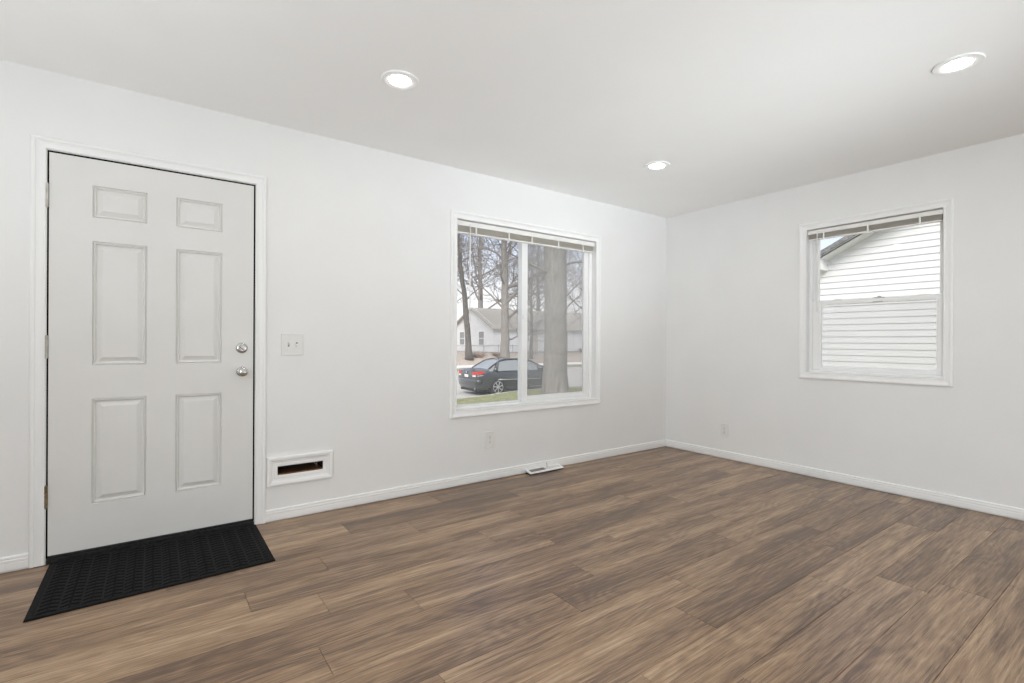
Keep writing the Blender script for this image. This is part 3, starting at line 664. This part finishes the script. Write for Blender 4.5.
def gable_roof(mb, x0, x1, y0, y1, ze, zr, ov=.35, axis='X', th=.12):
    if axis == 'X':
        ym = (y0 + y1) / 2; k = (zr - ze) / (ym - y0)
        pr = [(y0 - ov, ze - k * ov), (ym, zr), (y1 + ov, ze - k * ov), (y1 + ov, ze - k * ov - th), (ym, zr - th), (y0 - ov, ze - k * ov - th)]
        mb.rings([[(x, y, z) for y, z in pr] for x in (x0 - ov, x1 + ov)])
    else:
        xm = (x0 + x1) / 2; k = (zr - ze) / (xm - x0)
        pr = [(x0 - ov, ze - k * ov), (xm, zr), (x1 + ov, ze - k * ov), (x1 + ov, ze - k * ov - th), (xm, zr - th), (x0 - ov, ze - k * ov - th)]
        mb.rings([[(x, y, z) for x, z in pr] for y in (y0 - ov, y1 + ov)])
def house_window(par, fn, u0, u1, z0, z1, muntin=True):
    mb = MB()
    for a, c in (((u0 - .09, z0 - .09), (u1 + .09, z0)), ((u0 - .09, z1), (u1 + .09, z1 + .09)), ((u0 - .09, z0), (u0, z1)), ((u1, z0), (u1 + .09, z1))): mb.box(fn(*a, .02), fn(*c, .06))
    mb.box(fn(u0, (z0 + z1) / 2 - .025, .02), fn(u1, (z0 + z1) / 2 + .025, .05))
    o = mb.build('window', M['sidingbright'], par); mb = MB(); mb.box(fn(u0, z0, .015), fn(u1, z1, .03)); mb.build('pane', M['paneglass'], o)
def street_house():
    x0, x1, y0, y1, zb, ze, zr = 25.0, 52.0, 37.4, 44.8, -.1, 2.45, 4.35
    r = empty('house', (x0, y0, 0)); tag(r, 'long white single-storey house with tan roof across the street beyond the parked car', 'house')
    mb = MB(); mb.rings([[(x, y, z) for y, z in ((y0, zb), (y1, zb), (y1, ze), ((y0 + y1) / 2, zr - .1), (y0, ze))] for x in (x0, x1)]); mb.build('walls', M['siding'], r)
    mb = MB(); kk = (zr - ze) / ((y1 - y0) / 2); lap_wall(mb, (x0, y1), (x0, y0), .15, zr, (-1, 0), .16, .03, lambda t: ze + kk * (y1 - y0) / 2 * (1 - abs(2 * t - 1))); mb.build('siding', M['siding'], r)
    mb = MB(); lap_wall(mb, (x0, y0), (x1, y0), .15, ze, (0, -1), .16, .03); mb.build('siding', M['sidingbright'], r)  # lighter white than the gable end: the front's brighter light put into the colour
    mb = MB(); gable_roof(mb, x0, x1, y0, y1, ze, zr, .35); mb.build('roof', M['rooftan'], r)
    mb = MB(); mb.box((x0 - .03, y0 - .03, -.6), (x1, y1, .12)); mb.build('foundation', M['foundation'], r)
    fx = lambda u, z, d: (x0 - d, u, z); fy = lambda u, z, d: (u, y0 - d, z)
    house_window(r, fx, 42.6, 43.5, .75, 2.0); house_window(r, fx, 39.0, 39.9, .75, 2.0)
    house_window(r, fy, 40.5, 41.9, .95, 2.05)
    mb = MB(); mb.box(fy(29.2, .12, .02), fy(30.1, 2.12, .06)); d_ = mb.build('front_door', noisy('tan_door', (.52, .47, .41), (.58, .53, .47), 4, .6), r)
    mb = MB()
    for a, c in (((29.08, .12), (29.2, 2.24)), ((30.1, .12), (30.22, 2.24)), ((29.2, 2.12), (30.1, 2.24))): mb.box(fy(*a, .02), fy(*c, .08))
    mb.build('door_surround', M['sidingbright'], r)
    mb = MB(); mb.box((28.9, y0 - 1.2, -.45), (30.4, y0, .06)); mb.box((28.9, y0 - 1.55, -.45), (30.4, y0 - 1.2, -.1)); mb.build('front_steps', M['concrete'], r)
    mb = MB(); mb.tube([(34.75, y0 - .06, 2.3), (34.75, y0 - .06, .1)], .05, 8); mb.build('downspout', M['sidingbright'], r)
street_house()
# chain-link fence in front of it
def fence():
    r = empty('chain_link_fence', (23.2, 36.0, 0)); tag(r, 'grey chain-link fence in front of the long white house across the street', 'fence')
    m_ = noisy('galvanised_wire', (.33, .33, .32), (.42, .42, .41), 20, .5, metal=.5); xa, xb, y, n = 18.5, 27.8, 36.2, 6
    gz = lambda x: far_z(x, y); tp = .72
    for k in range(n + 1):
        x = xa + (xb - xa) * k / n; mb = MB(); mb.tube([(x, y, gz(x) - .1), (x, y, tp + .05)], .03, 8); mb.lathe([(.036, 0), (.03, .03), (.004, .05)], (x, y, tp + .05), (0, 0, 1), 8); mb.build('post', m_, r)
    mb = MB(); mb.tube([(xa, y, tp), (xb, y, tp)], .022, 8); mb.build('top_rail', m_, r)
    mb = MB(); h_ = tp - (gz(xa) + .05); k = xa - h_
    while k < xb:
        for s_ in (1, -1):
            a, c = (k, gz(xa) + .05), (k + h_, tp)
            if s_ < 0: a, c = (k + h_, gz(xa) + .05), (k, tp)
            pts = [(a[0] + (c[0] - a[0]) * t / 2, a[1] + (c[1] - a[1]) * t / 2) for t in range(3)]
            pts = [p for p in pts if xa <= p[0] <= xb]
            if len(pts) > 1: mb.tube([(p[0], y, p[1]) for p in pts], .0035, 3, caps=False)
        k += .09
    mb.build('wire_mesh', m_, r)
fence()
# ---- low brown shrubs along the leaf bank
def shrub(label, x, y, z, w_, h_, seed):
    rnd = random.Random(seed); r = empty('low_shrub', (x, y, z)); tag(r, label, 'shrub', 'brown shrubs on the bank across the street'); mb = MB()
    for _ in range(120):
        a = rnd.uniform(0, 6.28); l = rnd.uniform(.4, 1.0); p = Vector((x, y, z)); q = p + Vector((math.cos(a) * w_ * l, math.sin(a) * w_ * l * .6, h_ * rnd.uniform(.3, 1.0)))
        mb.tube([p + Vector((math.cos(a), math.sin(a), 0)) * w_ * .2, p.lerp(q, .5) + Vector((0, 0, .1 * h_)), q], [.02, .014, .008], 3, caps=False)
    mb.build('twig_clump', noisy('shrub_twigs', (.17, .115, .085), (.30, .21, .16), 4, .95), r)
shrub('brown twiggy shrub on the bank across the street, beside the leaning dark trunk', 22.0, 35.2, -.40, .9, .7, 1)
shrub('brown twiggy shrub on the bank across the street, under the white house corner', 24.2, 35.4, -.35, .9, .6, 2)
shrub('brown twiggy shrub across the street, seen right of the thick lawn trunk', 35.3, 36.4, -.1, 1.0, .6, 3)

# ---- neighbour's house seen through the narrower window
def neighbour():
    X = 9.15; r = empty('neighbor_house', (X, 0, -.5)); tag(r, 'white clapboard neighboring house with gabled eave outside the narrower window', 'house')
    yc, ze, k = 3.80, 2.385, .50      # left corner of the wall, wall height there, roof pitch
    yr = -1.4; zr = ze + k * (yc - yr)
    zt = lambda y: ze + k * (min(yc, y) - yr if False else (yc - y)) if y >= yr else zr - k * (yr - y)
    y_lo = 2 * yr - yc
    mb = MB(); mb.rings([[(x, yc, -.5), (x, yc, ze), (x, yr, zr), (x, y_lo, ze), (x, y_lo, -.5)] for x in (X + .03, X + 9)]); mb.build('walls', M['siding'], r)
    mb = MB(); z0 = 1.6172 - 21 * .1005
    lap_wall(mb, (X + .012, yc), (X + .012, y_lo), z0, z0 + 52 * .1005, (-1, 0), .1005, .013, lambda t: zt(yc + (y_lo - yc) * t)); mb.build('siding', M['sidingbright'], r)
    mb = MB(); mb.box((X - .012, yc - .005, -.5), (X + .05, yc + .09, ze + .02)); mb.build('corner_board', M['sidingbright'], r)
    # roof with its overhanging rake, fascia and boxed eave return
    ov, th = .30, .035; ya = yc + .02; kx = X - ov
    za = lambda y: ze + .03 + k * (yc - y)
    mb = MB(); pr = [(ya + .10, za(ya + .10) + th), (yr, za(yr) + th), (2 * yr - ya - .1, za(ya + .10) + th), (2 * yr - ya - .1, za(ya + .10) + th + .075), (yr, za(yr) + th + .08), (ya + .10, za(ya + .10) + th + .075)]
    mb.rings([[(x, y, z) for y, z in pr] for x in (kx - .03, X + 9.3)]); mb.build('roof', M['roofgrey'], r)
    mb = MB()
    for xa_, xb_, lo_ in ((kx, kx + .025, 0), (kx, X + .05, th - .02)):
        pr = [(ya, za(ya) + lo_), (yr, za(yr) + lo_), (2 * yr - ya, za(ya) + lo_), (2 * yr - ya, za(ya) + th), (yr, za(yr) + th), (ya, za(ya) + th)] if lo_ == 0 else [(ya, za(ya)), (yr, za(yr)), (2 * yr - ya, za(ya)), (2 * yr - ya, za(ya) + .02), (yr, za(yr) + .02), (ya, za(ya) + .02)]
        mb.rings([[(x, y, z) for y, z in pr] for x in (xa_, xb_)])
    mb.build('rake_board', M['sidingbright'], r)
    mb = MB(); mb.box((kx - .005, yc - .16, ze - .07), (X + .02, yc + .32, ze + .16)); mb.build('eave_return', M['sidingbright'], r, bevel=.01)
    mb = MB(); mb.box((kx - .02, yc - .20, ze + .16), (X + .02, yc + .36, ze + .185)); mb.build('drip_edge', M['roofgrey'], r)
neighbour()

# ---- parked black saloon car
def make_car():
    r = empty('car', (10.19, 17.20, STREET_Z), R_(-3)); tag(r, 'black four-door sedan parked at the curb outside the wide window', 'car')
    paint = mat('black_car_paint', (.040, .044, .046), .2, spec=.6); bsdf(paint).inputs['Coat Weight'].default_value = .6
    glass = mat('car_glass', (.24, .255, .26), .06, spec=.8); dark = mat('car_black_trim', (.012, .012, .012), .6)
    chrome = mat('car_chrome', (.72, .72, .70), .15, 1.); red = mat('tail_lamp_red', (.55, .035, .035), .18); white = mat('lamp_clear', (.80, .78, .76), .2)
    silver = noisy('alloy_silver', (.62, .62, .61), (.70, .70, .69), 9, .3, metal=.8)
    # stations: s, z_bottom, z_shoulder, half width low, half width shoulder, z_top edge, half width top, z_top centre
    ST = [(0.00, .50, .74, .58, .62, .80, .50, .80), (.03, .34, .86, .76, .78, .95, .62, .965), (.10, .25, .90, .82, .835, .985, .66, 1.005), (.32, .22, .925, .855, .865, 1.005, .69, 1.03), (.60, .20, .94, .87, .88, 1.02, .68, 1.045),
          (.86, .20, .945, .875, .882, 1.17, .62, 1.195), (1.20, .20, .945, .877, .884, 1.345, .565, 1.375), (1.50, .20, .945, .877, .885, 1.395, .56, 1.425), (1.95, .20, .943, .877, .885, 1.41, .565, 1.445), (2.40, .20, .938, .876, .884, 1.385, .56, 1.425),
          (2.70, .20, .93, .875, .882, 1.325, .575, 1.365), (3.05, .20, .92, .872, .88, 1.165, .63, 1.195), (3.42, .20, .905, .868, .875, .985, .70, 1.01), (3.80, .21, .87, .86, .86, .915, .68, .945), (4.15, .22, .80, .84, .83, .835, .64, .86), (4.36, .24, .70, .78, .76, .735, .58, .75), (4.46, .32, .60, .66, .62, .63, .48, .64)]
    def half(st):
        s_, zb, zs, wl, ws, zt, wt, zc = st
        pts = [(0, zb), (wl - .10, zb), (wl, zb + .10), (ws, zb + (zs - zb) * .55), (ws - .006, zs - .06), (ws - .035, zs)]
        pts += [(ws - .035 + (wt - ws + .035) * t, zs + (zt - zs) * t) for t in (.5,)] + [(wt, zt), (wt * .6, zt + (zc - zt) * .75), (0, zc)]
        return pts
    rows = [[(st[0], y_, z_) for y_, z_ in half(st)] for st in ST]; nh = len(rows[0])
    body, parts = MB(), {k: MB() for k in ('rear_window', 'windshield', 'side_window')}
    def put(mb, a, b_, c, d, sg): mb.quad(*[(p[0], p[1] * sg, p[2]) for p in ((a, b_, c, d) if sg > 0 else (d, c, b_, a))])
    for i in range(len(rows) - 1):
        for j in range(nh - 1):
            for sg in (1, -1):
                tgt = body
                s0 = ST[i][0]
                if j in (5, 6) and .60 <= s0 < 3.40: tgt = parts['side_window']
                if j in (7, 8):
                    if .60 <= s0 < 1.20: tgt = parts['rear_window']
                    if 2.70 <= s0 < 3.40: tgt = parts['windshield']
                put(tgt, rows[i][j], rows[i + 1][j], rows[i + 1][j + 1], rows[i][j + 1], sg)
    for row, rev in ((rows[0], False), (rows[-1], True)):
        f = [(p[0], p[1], p[2]) for p in row] + [(p[0], -p[1], p[2]) for p in reversed(row[1:-1])]; body.F(*[body.V(p) for p in f])
    bo = body.build('body', paint, None, smooth=True, weld=True, auto=38); bo.parent = r
    def add(mb, name, m_, **kw): o = mb.build(name, m_, None, **kw); o.parent = r; return o
    for nme in ('rear_window', 'windshield'): add(parts[nme], nme, glass, smooth=True, weld=True)
    add(parts['side_window'], 'side_windows', glass, smooth=True, weld=True)
    def top(s_, j, sg, off=.006):   # point on the body surface
        for a, b_ in zip(rows, rows[1:]):
            if a[0][0] <= s_ <= b_[0][0]:
                t = (s_ - a[0][0]) / (b_[0][0] - a[0][0]); p = Vector(a[j]).lerp(Vector(b_[j]), t); return (p.x, (p.y + off) * sg, p.z)
    for sg in (1, -1):
        mb = MB(); mb.tube([top(s_, 5, sg) for s_ in (.62, 1.2, 2.0, 2.7, 3.38)], .016, 6); mb.tube([top(s_, 7, sg, .004) for s_ in (.62, .86, 1.2, 1.5, 1.95, 2.4, 2.7, 3.05, 3.38)], .034, 8); add(mb, 'window_trim', dark, smooth=True)
        for s_, nm in ((1.02, 'rear_pillar'), (2.02, 'center_pillar'), (2.98, 'door_pillar')):
            mb = MB(); w_ = .10 if s_ < 1.1 else .045
            mb.tube([top(s_ - (.18 if s_ < 1.1 else 0), 5, sg, .0), top(s_ - (.06 if s_ < 1.1 else 0), 6, sg, .0), top(s_ + .10, 7, sg, .0)], [w_, w_ * .8, w_ * .6], 6); add(mb, nm, paint if s_ < 1.1 else dark, smooth=True)
        mb = MB(); mb.tube([top(s_, 3, sg, .012) for s_ in (.95, 1.6, 2.4, 3.0)], .012, 6); add(mb, 'side_moulding', silver, smooth=True)
        for s_ in (1.55, 2.55):
            mb = MB(); p = Vector(top(s_, 4, sg, .012)); mb.tube([p + Vector((-.09, 0, -.02)), p + Vector((-.05, .02 * sg, -.015)), p + Vector((.05, .02 * sg, -.015)), p + Vector((.09, 0, -.02))], .014, 6); add(mb, 'door_handle', paint, smooth=True)
        mb = MB(); p = Vector(top(2.95, 5, sg, .0)); mb.rings([[p + Vector((dx, sg * dy, .04 + dz)) for dx, dz in ((-.03, -.05), (-.03, .09), (.09, .07), (.11, -.03))] for dy in (.02, .24)]); add(mb, 'wing_mirror', paint, bevel=.02)
        # swept tail lamp wrapping the corner: red above, clear below
        for nm, m_, z0_, z1_ in (('tail_lamp', red, .80, .935), ('reverse_lamp', white, .735, .80)):
            mb = MB(); q = []
            for (s_, y_) in ((.012, .50), (.035, .70), (.095, .815), (.30, .872)):
                zz = z0_ + (.06 if nm == 'tail_lamp' else .07) * (s_ / .30); q.append([(s_ - .02, (y_ + .004) * sg, zz), (s_ - .02, (y_ + .004) * sg, z1_ + (.03 if nm == 'tail_lamp' else .0) * (s_ / .3)), (s_ + .05, (y_ - .03) * sg, z1_), (s_ + .05, (y_ - .03) * sg, zz)])
            mb.rings(q); add(mb, nm, m_, smooth=False, bevel=.006)
        mb = MB(); mb.rings([[(s_, sg * y_, z_ + dz) for dz in (0, .10)] + [(s_ - .04, sg * (y_ - .05), z_ + dz) for dz in (.10, 0)] for s_, y_, z_ in ((4.44, .50, .60), (4.34, .74, .64), (4.12, .84, .70))]); add(mb, 'headlamp', white, bevel=.006)
    mb = MB(); mb.rings([[(-.012, y_, z_), (.06, y_, z_), (.06, y_, z_ + .028), (-.012, y_, z_ + .02)] for y_, z_ in ((-.60, .985), (-.3, 1.01), (0, 1.015), (.3, 1.01), (.60, .985))]); add(mb, 'trunk_lip', paint, smooth=True)
    mb = MB(); mb.rings([[(s_ - .02, y_, .47), (s_ - .035, y_, .56), (s_ - .02, y_, .63), (s_ + .12, y_, .62), (s_ + .12, y_, .48)] for s_, y_ in ((.10, -.86), (.03, -.70), (-.02, -.35), (-.03, 0), (-.02, .35), (.03, .70), (.10, .86))]); add(mb, 'rear_bumper', paint, smooth=True)
    mb = MB(); mb.box((-.012, -.16, .705), (.02, .16, .815)); o = add(mb, 'license_plate', white, bevel=.006)
    mb = MB(); mb.box((-.006, -.19, .69), (.03, .19, .84)); add(mb, 'plate_recess', dark)
    mb = MB(); mb.lathe([(.045, 0), (.045, .01), (.035, .013)], (.0, 0, .90), (-1, 0, 0), 16); add(mb, 'badge', chrome)
    mb = MB(); mb.tube([(.02, -.62, .26), (.20, -.62, .27)], .035, 12); add(mb, 'exhaust_pipe', chrome)
    mb = MB(); mb.box((.10, -.70, .16), (4.3, .70, .24)); add(mb, 'underbody', dark)
    mb = MB(); mb.tube([(1.52, 0, 1.42), (1.42, 0, 1.50)], [.02, .006], 6); add(mb, 'antenna', dark)
    # wheels
    for s_ in (.95, 3.62):
        for sg in (1, -1):
            mb = MB(); mb.lathe([(.365, 0), (.365, .17), (.33, .172)], (s_, sg * .712, .335), (0, sg, 0), 32); add(mb, 'wheel_arch', dark)
            mb = MB(); mb.lathe([(.21, 0), (.30, 0), (.316, .03), (.318, .10), (.316, .17), (.298, .195), (.235, .198), (.225, .17), (.21, .0)], (s_, sg * .692, .318), (0, sg, 0), 36); wh = add(mb, 'wheel', mat('tyre_rubber', (.02, .02, .02), .8), smooth=True, auto=40)
            rim = MB(); c = Vector((s_, sg * .885, .318)); rim.lathe([(.232, -.02), (.236, 0), (.212, .004), (.208, -.05)], c, (0, sg, 0), 36); rim.lathe([(.055, -.04), (.055, .002), (.03, .006)], c, (0, sg, 0), 20)
            for k in range(7):
                a = 2 * math.pi * k / 7 + .3; u_ = Vector((math.cos(a), 0, math.sin(a))); v_ = Vector((-math.sin(a), 0, math.cos(a)))
                rim.rings([[c + u_ * rd_ + v_ * q_ * w_ + Vector((0, sg * dd, 0)) for q_, dd in ((-1, -.03), (-1, 0), (1, 0), (1, -.03))] for rd_, w_ in ((.045, .022), (.14, .020), (.215, .030))])
            o = rim.build('rim', silver, None); o.parent = wh
            mb = MB(); mb.lathe([(.20, -.06), (.205, -.055)], c, (0, sg, 0), 28); o = mb.build('brake_disc', dark, None); o.parent = wh
make_car()
